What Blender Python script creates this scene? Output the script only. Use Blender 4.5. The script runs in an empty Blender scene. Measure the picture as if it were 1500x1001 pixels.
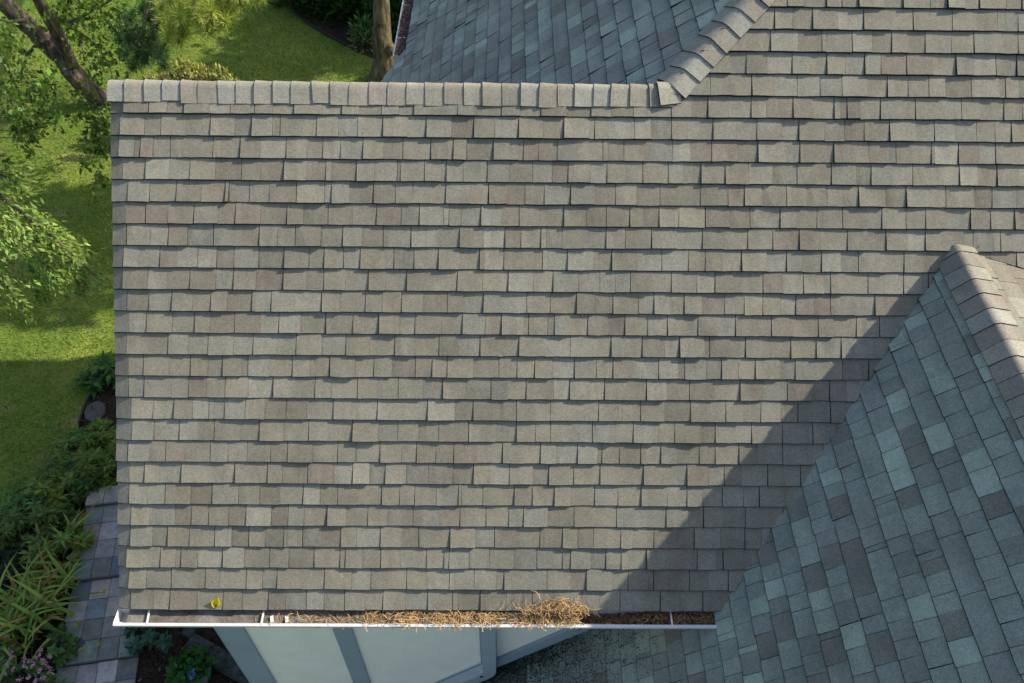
import bpy, math, random
import numpy as np
from mathutils import Vector, Matrix

random.seed(7); rng = np.random.default_rng(7)
S = bpy.context.scene
COL = S.collection

# ------------------------------------------------------------------ camera
CP = np.array([2.59297, -4.81058, 2.94627])
CR = np.array([0.99995, -0.000238, 0.009944])
CU = np.array([-0.006385, 0.751214, 0.660027])
CF = np.array([0.007627, 0.660058, -0.751176])
FPX = 1207.56                                   # focal length in pixels of the 1500 px wide photograph
cd = bpy.data.cameras.new('camera'); cam = bpy.data.objects.new('camera', cd); COL.objects.link(cam)
cd.sensor_width = 36.0; cd.lens = FPX / 1500 * 36.0; cd.clip_start = 0.1; cd.clip_end = 600
m = Matrix(((CR[0], CU[0], -CF[0], CP[0]), (CR[1], CU[1], -CF[1], CP[1]), (CR[2], CU[2], -CF[2], CP[2]), (0, 0, 0, 1)))
cam.matrix_world = m
S.camera = cam

# ------------------------------------------------------------------ light
SUN = Vector((0.785, 0.21, 0.582)).normalized()           # towards the sun
elev = math.asin(SUN.z); azim = math.atan2(SUN.x, SUN.y)   # clockwise from +Y
w = bpy.data.worlds.new('World'); S.world = w; w.use_nodes = True
nt = w.node_tree; nt.nodes.clear()
sky = nt.nodes.new('ShaderNodeTexSky'); sky.sky_type = 'NISHITA'; sky.sun_disc = False
sky.sun_elevation = elev; sky.sun_rotation = azim
sky.air_density = 1.0; sky.dust_density = 2.5; sky.ozone_density = 1.0
bg = nt.nodes.new('ShaderNodeBackground'); bg.inputs['Strength'].default_value = 0.145
wo = nt.nodes.new('ShaderNodeOutputWorld')
nt.links.new(sky.outputs[0], bg.inputs[0]); nt.links.new(bg.outputs[0], wo.inputs[0])
sl = bpy.data.lights.new('sun', 'SUN'); sl.energy = 5.0; sl.angle = math.radians(0.55); sl.color = (1.0, 0.90, 0.72)
so = bpy.data.objects.new('sun', sl); COL.objects.link(so)
so.rotation_euler = SUN.to_track_quat('Z', 'Y').to_euler(); so.location = (20, 6, 20)
S.view_settings.view_transform = 'Standard'; S.view_settings.look = 'None'
S.view_settings.exposure = 0.53; S.view_settings.gamma = 1.0; S.view_settings.use_curve_mapping = False

# ------------------------------------------------------------------ helpers
GZ = -7.6                                                   # ground level; the small ridge is z = 0

def ray(px, py):
    d = CF + CR * (px - 750) / FPX - CU * (py - 500.5) / FPX
    return d
def on(px, py, axis, val):                                  # where the sight line of a pixel meets a plane
    d = ray(px, py); t = (val - CP[axis]) / d[axis]
    return CP + d * t
def at(px, py, dist):
    d = ray(px, py); return CP + d / np.linalg.norm(d) * dist
def scr(P):
    d = np.asarray(P, float) - CP; z = d @ CF
    return 750 + FPX * (d @ CR) / z, 500.5 - FPX * (d @ CU) / z
def g(px, py, z=GZ): return on(px, py, 2, z)

def tag(o, label=None, cat=None, group=None, kind=None):
    if label: o['label'] = label
    if cat: o['category'] = cat
    if group: o['group'] = group
    if kind: o['kind'] = kind
    return o
BASE = {}
def empty(name, loc):
    o = bpy.data.objects.new(name, None); COL.objects.link(o); o.location = tuple(loc)
    o.empty_display_size = .2
    BASE[o.name] = Vector(tuple(loc)); return o

class MB:
    """collects verts / faces (world coordinates) with a colour per face, linked as ONE object"""
    def __init__(s): s.v = []; s.f = []; s.c = []; s.mi = []
    def add(s, vs, fs, col=(1, 1, 1), mi=0):
        b = len(s.v); s.v.extend([tuple(x) for x in vs])
        multi = isinstance(col, list)
        for i, f in enumerate(fs):
            s.f.append(tuple(b + j for j in f)); s.c.append(col[i] if multi else col); s.mi.append(mi)
        return s
    def merge(s, o):
        b = len(s.v); s.v += o.v; s.f += [tuple(b + j for j in f) for f in o.f]; s.c += o.c; s.mi += o.mi
    def center(s): return np.mean(np.array(s.v), axis=0)
    def build(s, name, mats, parent=None, origin=None, smooth=False):
        if origin is None: origin = s.center()
        O = np.array(origin, float)
        me = bpy.data.meshes.new(name)
        me.from_pydata((np.array(s.v) - O).tolist(), [], s.f)
        a = me.attributes.new('tone', 'FLOAT_COLOR', 'FACE')
        arr = np.ones((len(s.f), 4), np.float32); arr[:, :3] = np.array(s.c); a.data.foreach_set('color', arr.ravel())
        mats = mats if isinstance(mats, list) else [mats]
        for mm in mats: me.materials.append(mm)
        me.polygons.foreach_set('material_index', np.array(s.mi, np.int32))
        if smooth: me.polygons.foreach_set('use_smooth', np.ones(len(s.f), bool))
        me.update()
        o = bpy.data.objects.new(name, me); COL.objects.link(o)
        if parent is None: BASE[o.name] = Vector(O); o.location = O
        else:
            o.parent = parent; o.location = Vector(O) - BASE[parent.name]; BASE[o.name] = Vector(O)
        return o

def box(mb, c, ex, ey, ez, col=(1, 1, 1), mi=0):
    """box from centre and three half-axis vectors"""
    c, ex, ey, ez = [np.array(x, float) for x in (c, ex, ey, ez)]
    vs = [c + sx * ex + sy * ey + sz * ez for sz in (-1, 1) for sy in (-1, 1) for sx in (-1, 1)]
    fs = [(0, 2, 3, 1), (4, 5, 7, 6), (0, 1, 5, 4), (2, 6, 7, 3), (0, 4, 6, 2), (1, 3, 7, 5)]
    if np.dot(np.cross(ex, ey), ez) < 0: fs = [f[::-1] for f in fs]
    mb.add(vs, fs, col, mi)
def abox(mb, x0, x1, y0, y1, z0, z1, col=(1, 1, 1), mi=0):
    box(mb, ((x0 + x1) / 2, (y0 + y1) / 2, (z0 + z1) / 2), ((x1 - x0) / 2, 0, 0), (0, (y1 - y0) / 2, 0), (0, 0, (z1 - z0) / 2), col, mi)
def bevel(o, wd=.006, seg=2):
    b = o.modifiers.new('bevel', 'BEVEL'); b.width = wd; b.segments = seg; b.limit_method = 'ANGLE'; return o

def tube(mb, pts, rad, n=8, col=(1, 1, 1), mi=0, cap=True, lump=0.0):
    pts = [np.array(p, float) for p in pts]; k = len(pts)
    rad = rad if hasattr(rad, '__len__') else [rad] * k
    vs = []; up = None
    for i, p in enumerate(pts):
        t = pts[min(i + 1, k - 1)] - pts[max(i - 1, 0)]; t /= np.linalg.norm(t) + 1e-9
        if up is None:
            up = np.array([0, 0, 1.]) if abs(t[2]) < .9 else np.array([1., 0, 0])
        a = np.cross(t, up); a /= np.linalg.norm(a) + 1e-9; b = np.cross(a, t); up = b
        for j in range(n):
            th = 2 * math.pi * j / n; r = rad[i] * (1 + lump * (random.random() - .5))
            vs.append(p + r * (math.cos(th) * a + math.sin(th) * b))
    fs = []
    for i in range(k - 1):
        for j in range(n):
            j2 = (j + 1) % n; fs.append((i * n + j, i * n + j2, (i + 1) * n + j2, (i + 1) * n + j))
    if cap:
        fs.append(tuple(range(n))[::-1]); fs.append(tuple((k - 1) * n + j for j in range(n)))
    mb.add(vs, fs, col, mi)

def cloud(name, quads, cols, mat, parent=None, origin=None, smooth=False):
    """many small leaf / blade faces: quads (N,k,3), cols (N,3) -> one mesh"""
    N, k = quads.shape[:2]
    O = np.array(origin if origin is not None else quads.reshape(-1, 3).mean(0))
    me = bpy.data.meshes.new(name)
    me.vertices.add(N * k); me.vertices.foreach_set('co', (quads.reshape(-1, 3) - O).astype(np.float32).ravel())
    me.loops.add(N * k); me.loops.foreach_set('vertex_index', np.arange(N * k, dtype=np.int32))
    me.polygons.add(N); me.polygons.foreach_set('loop_start', np.arange(0, N * k, k, dtype=np.int32))
    a = me.attributes.new('tone', 'FLOAT_COLOR', 'FACE')
    arr = np.ones((N, 4), np.float32); arr[:, :3] = cols; a.data.foreach_set('color', arr.ravel())
    me.materials.append(mat); me.update(calc_edges=True); me.validate()
    o = bpy.data.objects.new(name, me); COL.objects.link(o)
    if parent is None: o.location = O
    else: o.parent = parent; o.location = Vector(O) - BASE[parent.name]
    BASE[o.name] = Vector(O)
    return o

def unit(a): return a / (np.linalg.norm(a, axis=-1, keepdims=True) + 1e-9)
def leaves(cen, size, aspect=.5, droop=None, up=.6, var=.35):
    """rhombus leaves, each two-sided quads folded along nothing; returns (N,4,3)"""
    N = len(cen); d = rng.normal(size=(N, 3))
    if droop is not None: d = unit(d) * .8 + droop
    d = unit(d); nrm = rng.normal(size=(N, 3)) * (1 - up) + np.array([0, 0, up]); sd = unit(np.cross(d, nrm))
    s = size * (1 + var * rng.normal(size=(N, 1))).clip(.4, 1.8)
    a = cen; b = cen + d * s * .5 + sd * s * aspect * .5; c = cen + d * s; e = cen + d * s * .5 - sd * s * aspect * .5
    return np.stack([a, b, c, e], 1)
def tones(N, base, dv=.25, hue=.08):
    k = (1 + dv * rng.normal(size=(N, 1))).clip(.4, 1.9)
    return (np.array(base) * k * (1 + hue * rng.normal(size=(N, 3)))).clip(.003, .9)

# ------------------------------------------------------------------ materials
def new_mat(name):
    mt = bpy.data.materials.new(name); mt.use_nodes = True; n = mt.node_tree; n.nodes.clear(); return mt, n
def N_(n, t, **kw):
    x = n.nodes.new(t)
    for k, v in kw.items():
        if hasattr(x, k) and k not in x.inputs: setattr(x, k, v)
        else: x.inputs[k].default_value = v
    return x
def mix(n, a, b, fac, mode='MIX'):
    x = n.nodes.new('ShaderNodeMix'); x.data_type = 'RGBA'; x.blend_type = mode
    for s, v in ((x.inputs[0], fac), (x.inputs[6], a), (x.inputs[7], b)):
        if hasattr(v, 'links'): n.links.new(v, s)
        else: s.default_value = v if not isinstance(v, tuple) else (*v[:3], 1)
    return x.outputs[2]
def noise(n, scale, detail=3, rough=.6, vec=None, lo=0., hi=1., a=0., b=1.):
    x = N_(n, 'ShaderNodeTexNoise'); x.inputs['Scale'].default_value = scale; x.inputs['Detail'].default_value = detail; x.inputs['Roughness'].default_value = rough
    if vec is not None: n.links.new(vec, x.inputs['Vector'])
    r = N_(n, 'ShaderNodeMapRange'); r.inputs[1].default_value = lo; r.inputs[2].default_value = hi; r.inputs[3].default_value = a; r.inputs[4].default_value = b
    n.links.new(x.outputs['Fac'], r.inputs[0]); return r.outputs[0]
def wpos(n): return N_(n, 'ShaderNodeNewGeometry').outputs['Position']
def attr(n): return N_(n, 'ShaderNodeAttribute', attribute_name='tone').outputs['Color']
def principled(n, col, rough=.8, bump=None, bstr=.3, bdist=.01, metal=0, spec=.3):
    p = N_(n, 'ShaderNodeBsdfPrincipled'); o = N_(n, 'ShaderNodeOutputMaterial')
    if hasattr(col, 'links'): n.links.new(col, p.inputs['Base Color'])
    else: p.inputs['Base Color'].default_value = (*col, 1)
    p.inputs['Roughness'].default_value = rough; p.inputs['Metallic'].default_value = metal
    p.inputs['Specular IOR Level'].default_value = spec
    if bump is not None:
        b = N_(n, 'ShaderNodeBump'); b.inputs['Strength'].default_value = bstr; b.inputs['Distance'].default_value = bdist
        n.links.new(bump, b.inputs['Height']); n.links.new(b.outputs[0], p.inputs['Normal'])
    n.links.new(p.outputs[0], o.inputs[0]); return p
def mul(n, col, fac):                                       # colour times a scalar socket
    x = n.nodes.new('ShaderNodeMix'); x.data_type = 'RGBA'; x.blend_type = 'MULTIPLY'; x.inputs[0].default_value = 1
    n.links.new(col, x.inputs[6]); n.links.new(fac, x.inputs[7]); return x.outputs[2]

M = {}
def mat_shingle():
    mt, n = new_mat('asphalt_granules'); P = wpos(n)
    c = attr(n)
    c = mul(n, c, noise(n, 210, 2, .7, P, .3, .7, .62, 1.38))         # granules
    c = mul(n, c, noise(n, 55, 2, .6, P, .3, .7, .88, 1.12))
    c = mul(n, c, noise(n, 6, 4, .6, P, .3, .7, .90, 1.10))           # weathering
    c = mul(n, c, noise(n, .9, 3, .5, P, .3, .7, .93, 1.07))
    mp = N_(n, 'ShaderNodeMapping'); mp.inputs['Scale'].default_value = (1, .07, .07); n.links.new(P, mp.inputs['Vector'])
    c = mul(n, c, noise(n, 16, 4, .65, mp.outputs[0], .32, .68, .93, 1.07))   # rain streaks down the slope
    c = mix(n, c, mul(n, c, noise(n, 3.5, 5, .7, P, .35, .7, .80, 1.0)), noise(n, 1.4, 4, .6, P, .42, .62, 0, 1))
    hb = noise(n, 130, 3, .7, P)
    principled(n, c, .95, hb, .45, .004, spec=.15); return mt
M['shingle'] = mat_shingle()
def mat_plain(name, col=None, rough=.7, var=.12, scale=8, bump=.1, metal=0, spec=.3, bdist=.004):
    mt, n = new_mat(name); P = wpos(n)
    if col is None: c = attr(n)
    else:
        rg = N_(n, 'ShaderNodeRGB'); rg.outputs[0].default_value = (*col, 1); c = rg.outputs[0]
    c = mul(n, c, noise(n, scale, 5, .65, P, .25, .75, 1 - var, 1 + var))
    principled(n, c, rough, noise(n, scale * 6, 4, .6, P), bump, bdist, metal, spec); return mt
M['deck'] = mat_plain('roof_deck', (.035, .033, .03), .9)
M['stucco'] = mat_plain('stucco', (.92, .865, .80), .9, .06, 5, .35)
M['trim'] = mat_plain('painted_trim', (.31, .365, .44), .55, .07, 6, .05)
M['white'] = mat_plain('white_aluminium', (.56, .57, .58), .4, .08, 9, .04, spec=.5)
M['pipe'] = mat_plain('painted_downspout', (.37, .425, .50), .4, .06, 6, .03, spec=.5)
M['strap'] = mat_plain('hanger_strap', (.62, .62, .6), .5, .1, 20, .03)
M['soil'] = None
def mat_guard():
    mt, n = new_mat('dusty_gutter_guard'); P = wpos(n)
    d = noise(n, 7, 5, .7, P, .38, .62, 0, 1)
    c = mix(n, (.19, .18, .165), (.085, .07, .055), d)
    c = mul(n, c, noise(n, 60, 3, .7, P, .3, .7, .75, 1.25))
    principled(n, c, .85, noise(n, 90, 3, .7, P), .4, .004); return mt
M['guard'] = mat_guard()
def mat_leaf(name, trans=.35, rough=.5, spec=.35, tint=(1.25, 1.2, .5)):
    mt, n = new_mat(name); c = attr(n)
    p = N_(n, 'ShaderNodeBsdfPrincipled'); p.inputs['Roughness'].default_value = rough; p.inputs['Specular IOR Level'].default_value = spec
    n.links.new(c, p.inputs['Base Color'])
    t = N_(n, 'ShaderNodeBsdfTranslucent'); x = n.nodes.new('ShaderNodeMix'); x.data_type = 'RGBA'; x.blend_type = 'MULTIPLY'; x.inputs[0].default_value = 1
    n.links.new(c, x.inputs[6]); x.inputs[7].default_value = (*tint, 1); n.links.new(x.outputs[2], t.inputs[0])
    mx = N_(n, 'ShaderNodeMixShader'); mx.inputs[0].default_value = trans
    n.links.new(p.outputs[0], mx.inputs[1]); n.links.new(t.outputs[0], mx.inputs[2])
    o = N_(n, 'ShaderNodeOutputMaterial'); n.links.new(mx.outputs[0], o.inputs[0]); return mt
M['leaf'] = mat_leaf('leaf')
M['needle'] = mat_leaf('needle', .25, .6, .2)
M['blade'] = mat_leaf('grass_blade', .3, .7, .15)
M['straw'] = mat_leaf('dry_straw', .15, .7, .2, (1.1, 1, .8))
def mat_lawn():
    mt, n = new_mat('lawn_turf'); P = wpos(n)
    a = noise(n, .7, 5, .65, P, .35, .65); b = noise(n, 4.5, 5, .7, P, .3, .7); e = noise(n, 1.6, 6, .75, P, .56, .74)
    c = mix(n, (.075, .175, .025), (.25, .30, .055), a)
    c = mix(n, c, (.15, .21, .038), b)
    c = mix(n, c, (.36, .29, .14), e)
    c = mul(n, c, noise(n, 28, 4, .7, P, .25, .75, .55, 1.45))
    principled(n, c, .9, noise(n, 22, 5, .75, P), .8, .05, spec=.1); return mt
M['lawn'] = mat_lawn()
def mat_soil():
    mt, n = new_mat('bark_mulch'); P = wpos(n)
    c = mix(n, (.018, .013, .009), (.08, .056, .037), noise(n, 24, 5, .8, P, .35, .7))
    c = mul(n, c, noise(n, 3, 4, .6, P, .3, .7, .7, 1.3))
    principled(n, c, .95, noise(n, 30, 5, .8, P), 1, .03, spec=.1); return mt
M['soil'] = mat_soil()
def mat_bark(name, c0, c1, sc=14, stretch=.25):
    mt, n = new_mat(name); tc = wpos(n)
    mp = N_(n, 'ShaderNodeMapping'); mp.inputs['Scale'].default_value = (1, 1, stretch); n.links.new(tc, mp.inputs['Vector']); V = mp.outputs[0]
    f = noise(n, sc, 6, .7, V, .35, .65)
    c = mix(n, c0, c1, f); c = mul(n, c, noise(n, 2.2, 3, .6, tc, .3, .7, .75, 1.25))
    principled(n, c, .95, noise(n, sc * 1.3, 6, .75, V), 1, .05, spec=.1); return mt
M['bark'] = mat_bark('furrowed_bark', (.035, .028, .022), (.20, .165, .13))
M['bark2'] = mat_bark('pale_trunk_bark', (.03, .026, .018), (.19, .16, .10), 10, .2)
M['timber'] = mat_bark('weathered_timber', (.035, .037, .037), (.115, .118, .112), 12, 1)
def mat_slate():
    mt, n = new_mat('slate_paving'); P = wpos(n); c = attr(n)
    c = mul(n, c, noise(n, 9, 5, .7, P, .3, .7, .7, 1.3)); c = mul(n, c, noise(n, 45, 3, .6, P, .3, .7, .88, 1.12))
    principled(n, c, .6, noise(n, 20, 5, .65, P), .3, .01, spec=.4); return mt
M['slate'] = mat_slate()
M['edging'] = mat_plain('black_edging', (.03, .03, .032), .6)
M['tone'] = mat_plain('painted_tone', None, .7, .1, 20, .1)

# ------------------------------------------------------------------ roof maths
AL = 0.77313; BE = 0.8535; S0 = 0.19759; E = 0.143; XG = 5.556; SG = 1.0312
GA = math.radians(37.6); XH = 3.655                 # the hip slope behind
sA, cA, tA = math.sin(AL), math.cos(AL), math.tan(AL)
sB, cB, tB = math.sin(BE), math.cos(BE), math.tan(BE)
sC, cC, tC = math.sin(GA), math.cos(GA), math.tan(GA)
TR = .20; AR = math.atan(TR); sR, cR = math.sin(AR), math.cos(AR)   # shallow sunny side of the gable
ZG = -SG * sA
SE = S0 + 23 * E                                     # eave
YE, ZE = -SE * cA, -SE * sA
YW = YE + .25                                        # front wall

class Plane:
    def __init__(s, O, U, D):
        s.O, s.U, s.D = [np.array(x, float) for x in (O, U, D)]; s.N = np.cross(s.D, s.U)
    def w(s, u, t, h=0): return s.O + u * s.U + t * s.D + h * s.N
FRONT = Plane((0, 0, 0), (1, 0, 0), (0, -cA, -sA))
GLEFT = Plane((XG, 0, ZG), (0, -1, 0), (-cB, 0, -sB))
GRIGHT = Plane((XG, 0, ZG), (0, 1, 0), (cR, 0, -sR))
XL0 = 3.43
HIP = Plane((XL0, 0, tC * (XL0 - XH)), (0, -1, 0), (-cC, 0, -sC))

def clip(poly, a, b, c):                             # keep a*u + b*t <= c
    out = []; n = len(poly)
    for i in range(n):
        p, q = poly[i], poly[(i + 1) % n]; fp = a * p[0] + b * p[1] - c; fq = a * q[0] + b * q[1] - c
        if fp <= 0: out.append(p)
        if (fp < 0 < fq) or (fq < 0 < fp):
            k = fp / (fp - fq); out.append((p[0] + k * (q[0] - p[0]), p[1] + k * (q[1] - p[1])))
    return out
def area2(poly):
    return sum(poly[i][0] * poly[(i + 1) % len(poly)][1] - poly[(i + 1) % len(poly)][0] * poly[i][1] for i in range(len(poly)))

DARK = (.028, .028, .028)
TONES = [(.292, .285, .246), (.262, .252, .213), (.240, .227, .190), (.236, .214, .183), (.272, .258, .213), (.258, .256, .224)]
TONES = [(r * .835, g_ * .83, b * .80) for r, g_, b in TONES]
TW = [3, 6, 4, 2.0, 4, 3]
SHADE_TONES = [(.335, .365, .315), (.262, .27, .245), (.232, .232, .214), (.205, .188, .170), (.285, .296, .262), (.25, .255, .232)]  # same shingles recoloured for shaded slopes; sky and bounce tint painted in
SHADE_TONES = [tuple(f * min(.5, .262 + (v - .262) * 1.08 + .014) for v, f in zip(c, (1.0, 1.06, 1.02))) for c in SHADE_TONES]
TW2 = [3, 5, 4, 3, 3, 4]

def slab(mb, pl, poly, tk, H, L, tone, jit=None, dl=None, lft=0.0):
    """one ply of a shingle: polygon (u,t) laid as a wedge, thick at its butt line tk"""
    if len(poly) < 3 or abs(area2(poly)) < 2e-4: return
    if area2(poly) > 0: poly = poly[::-1]
    cu = sum(p[0] for p in poly) / len(poly); ct = sum(p[1] for p in poly) / len(poly)
    def h(u, t):
        k = min(1.05, max(0, 1 - (tk - t) / L))
        r = .0015 + (H - .0015) * k
        if jit is not None: r += k * jit[0] + k * jit[1] * (u - cu) / .12
        if dl is not None and u < dl[0]: r -= dl[1] * (dl[0] - u) / dl[0]
        return r
    n = len(poly); umin = min(p[0] for p in poly)
    CB = .0050 if pl in (GLEFT, HIP) else .0034
    def inset(u, t):
        uu = u + lft if lft and u < umin + .006 else u
        k = max(0, 1 - (tk - t) / .012)                 # the worn lower edge shows black asphalt
        return uu, t - CB * min(1, k)
    top = []; rim = []
    for u, t in poly:
        a, b = inset(u, t); hh = h(a, b); top.append(pl.w(a, b, hh)); rim.append(pl.w(u, t, hh - .0016))
    def out(u, t):
        dx, dt = u - cu, t - ct; r = math.hypot(dx, dt) + 1e-6
        return u, t + (.0035 if dt > 0 else -.002)
    bot = []
    for u, t in poly:
        hh = h(u, t); a, b = out(u, t); bot.append(pl.w(a, b, min(-.004, hh - .004)))
    fs = [tuple(range(n))] + [(i, n + i, n + (i + 1) % n, (i + 1) % n) for i in range(n)] + [(n + i, 2 * n + i, 2 * n + (i + 1) % n, n + (i + 1) % n) for i in range(n)]
    mb.add(top + rim + bot, fs, [tone] + [DARK] * (2 * n))

def pick(two, k=None):
    T, W = (SHADE_TONES, TW2) if two else (TONES, TW)
    i = random.choices(range(len(T)), W)[0]
    v = 1 + random.gauss(0, .035); return tuple(c * v for c in T[i])

UNITS = []                                           # (visible area, plane id, MB)
def course(pl, pid, tk, u0, u1, clips, two=False, left_edge=False, e=E):
    """lay one course of shingles with its butt line at tk between u0 and u1"""
    L = e + .032; tt = tk - L
    u = u0 - (0 if left_edge else random.uniform(0, .25)); first = left_edge
    while u < u1:
        mb = MB()
        if first:
            wr = random.uniform(.055, .115); wt = random.uniform(.10, .17) if random.random() < .6 else 0
        else:
            wr = random.uniform(.095, .175); wt = random.uniform(.10, .185)
            if random.random() < .09: wr, wt = random.uniform(.03, .05), random.uniform(.08, .15)
            elif random.random() < .05: wr, wt = random.uniform(.12, .16), random.uniform(.022, .04)
        spans = []
        ks = .45 if pid == 'sunny' else (.8 if pid in ('hip', 'gable') else 1)
        H1 = .0180 + random.uniform(-.004, .006); H1 *= ks; H2 = H1 + random.uniform(.0035, .006) * ks
        dl = (u + wr, random.uniform(.016, .026)) if first else None
        # backing ply, then the raised tab on its right
        spans.append((u, u + wr, H1, dl)); 
        if wt: spans.append((u + wr, u + wr + wt, H2, None))
        base = pick(two); t2 = pick(two) if random.random() < .75 else base
        cols = [base, t2]
        if pid == 'sunny': cols = [tuple(v * 1.12 for v in c_) for c_ in cols]  # paler tone paints stronger sunlight onto this slope
        for i, (a, b, H, d) in enumerate(spans):
            jt = random.gauss(0, .0016) + (random.uniform(.004, .009) if random.random() < .04 else 0)
            skew = random.gauss(0, .0012)
            poly = [(a, tt), (b, tt)]
            k = 3 if b - a > .05 else 2
            for q in range(k):                       # slightly wavy butt line
                f = q / (k - 1)
                uu = b + (a - b) * f
                poly.append((uu + (skew if q in (0, k - 1) else 0), tk + jt * .5 + random.gauss(0, .0012)))
            poly = clip(poly, 0, -1, -.006 if pid != 'front' and pid != 'hip' else 9)
            for c in clips: poly = clip(poly, *c)
            slab(mb, pl, poly, tk, H, L, cols[i], (random.gauss(0, .0018), random.gauss(0, .0033)), d, .0038 if i == 1 else 0)
        if mb.f:
            c = pl.w(u + (wr + wt) / 2, tk - e / 2); x, y = scr(c)
            inside = 0 < x < 1500 and 0 < y < 1001 and np.dot(c - CP, CF) > 0
            ar = 0
            if inside:
                P = [scr(v) for v in mb.v[:]]; xs = [p_[0] for p_ in P]; ys = [p_[1] for p_ in P]
                ar = (max(xs) - min(xs)) * (max(ys) - min(ys))
            UNITS.append((ar if pid != 'hip' else 0, pid, mb))
        u += wr + wt; first = False

# main front slope: one long run of 5 5/8 inch courses
UR = 7.6
def valley(t): return XG - sA * (t - SG) / tB
for k in range(-15, 24):
    tk = S0 + k * E
    if tk < .10:                                     # above the small ridge: cut along the hip
        cl = [(-1, -sA / tC, -XH + .01)]
        course(FRONT, 'front', tk, XH - tk * sA / tC - .05, UR, cl)
    elif k <= 6:
        course(FRONT, 'front', tk, 0.0, UR, [(-1, 0, 0), (0, -1, -.02)], left_edge=True)
    else:
        course(FRONT, 'front', tk, 0.0, valley(tk - E) + .1, [(-1, 0, 0), (1, sA / tB, XG + sA * SG / tB)], left_edge=True)
        course(FRONT, 'front', tk, XG + sA * (tk - E - SG) / TR - .1, UR, [(-1, sA / TR, -(XG - sA * SG / TR))])
# shaded side of the gable
TEND = 6.0
for k in range(0, 42):
    tk = (k + .29) * E
    zb = ZG - tk * sB
    if zb > ZE - .02: cl = [(-1, sB / tA, ZG / tA)]
    else: cl = [(-1, 0, YW)]
    ul = max(-(ZG - (tk - E) * sB) / tA, 0) if zb > ZE - .02 else -YW
    course(GLEFT, 'gable', tk, min(ul, -(ZG - tk * sB) / tA if zb > ZE else ul) - .02, 5.2, cl, two=True)
# sunny side of the gable
for k in range(0, 16):
    tk = (k + .5) * E
    course(GRIGHT, 'sunny', tk, -5.2, -(SG * cA) + .1, [(1, -sR / tA * 1, ZG / tA)], two=False)
# hip slope behind
for j in range(-16, 21):
    tk = j * E
    x = XL0 - tk * cC
    cl = [(1, -cC * .0, 0)]
    # y >= |x - XH| * tC/tA   (u = -y, x = XL0 - t*cC)
    q = tC / tA
    cl = [(1, -q * -cC * -1, q * (XL0 - XH) * 1)] if False else []
    # valley side (x < XH): -u >= q*(XH - XL0 + t*cC)
    cl.append((1, q * cC, -q * (XH - XL0)))
    # hip side (x > XH): -u >= q*(XL0 - t*cC - XH)
    cl.append((1, -q * cC, -q * (XL0 - XH)))
    # rear hip: from (6.06,1.75) to (1.44,6.0)
    mR = (6.12 - 1.75) / (1.44 - 6.06)
    # y <= 1.75 + mR*(x-6.06) -> -u <= 1.75 + mR*(XL0 - t*cC - 6.06)
    cl.append((-1, mR * cC, 1.75 + mR * (XL0 - 6.06)))
    if x < 1.40:                                     # below the gutter only the flared corner goes on
        cl.append((-1, 1.435 * cC, 3.36 + 1.435 * (XL0 - 1.44)))
    course(HIP, 'hip', tk, -6.5, 0, cl, two=True)

# ------------------------------------------------------------------ ground, setting
def sheet(name, pts, z, mat, kind='structure', sub=0):
    mb = MB(); mb.add([(p[0], p[1], z) for p in pts], [tuple(range(len(pts)))])
    o = mb.build(name, mat, origin=(pts[0][0], pts[0][1], z)); o['kind'] = kind; return o
def ccw(pts):
    return pts if area2([(p[0], p[1]) for p in pts]) > 0 else pts[::-1]
sheet('lawn', [(-150, -150), (150, -150), (150, 150), (-150, 150)], GZ, M['lawn'])
def bed_ring(pix): return ccw([tuple(g(*q)[:2]) for q in pix])
# bed beside the house (left) and bed with evergreens (back)
BED1 = ccw([(-3.15, 4.6), (-3.62, 3.75), (-4.02, 3.24), (-4.02, 2.6), (-4.12, 1.9), (-4.2, 1.2), (-4.75, .5), (-5.2, -1.5), (-5.2, -4), (1.5, -4), (1.5, 4.6)])
BED2 = ccw([tuple(g(q[0], q[1])[:2]) for q in ((429, -10), (432, 18), (452, 36), (485, 56), (520, 76), (545, 86))] + [(.3, 13.2), (1.6, 13.5), (1.6, 20), (-3.0, 20)])
sheet('garden_bed', BED1, GZ + .006, M['soil'])
sheet('garden_bed', BED2, GZ + .006, M['soil'])

# slate path with two steps: sections fall towards the street
PA = np.array([-.150, .989]); PB = np.array([.989, .150])        # along (up the photo) and across
P0 = np.array([-2.995, -1.06])                                   # left end of the lower step
path = empty('path', (P0[0], P0[1], GZ)); path['kind'] = 'structure'
SL0 = [(.085, .088, .092), (.12, .115, .115), (.065, .085, .12), (.16, .15, .145), (.11, .12, .13), (.08, .10, .125), (.14, .135, .15), (.10, .115, .11), (.17, .17, .185)]
SL = [tuple(min(.5, v * 2.15) for v in c) for c in SL0]
SL = [(c[0] * 1.10, c[1], c[2] * .84) for c in SL]
def tile_section(r0, nrow, pitch, ztop, start):
    for i in range(nrow):
        for j in range(4):
            a = start + i * pitch; wdt = .245
            gap = .003
            c2 = P0 + PA * (a + pitch / 2) + PB * (j * wdt + wdt / 2)
            z = ztop + random.uniform(-.003, .003)
            mb = MB()
            rx, ry = random.uniform(-.006, .006), random.uniform(-.006, .006)
            ex = np.array([*(PB * (wdt / 2 - gap)), rx]); ey = np.array([*(PA * (pitch / 2 - gap)), ry]); ez = (0, 0, .025)
            col = random.choice(SL); v = random.uniform(.8, 1.15)
            box(mb, (c2[0], c2[1], z - .025), ex, ey, ez, tuple(x * v for x in col))
            bevel(mb.build('paving_stone', M['slate'], path), .004, 1)
tile_section(0, 8, .272, GZ + .03, -8 * .272 - .004)             # below the lower step
tile_section(0, 4, .276, GZ + .10, 0)                            # between the steps
tile_section(0, 4, .276, GZ + .17, 4 * .276)
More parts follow.
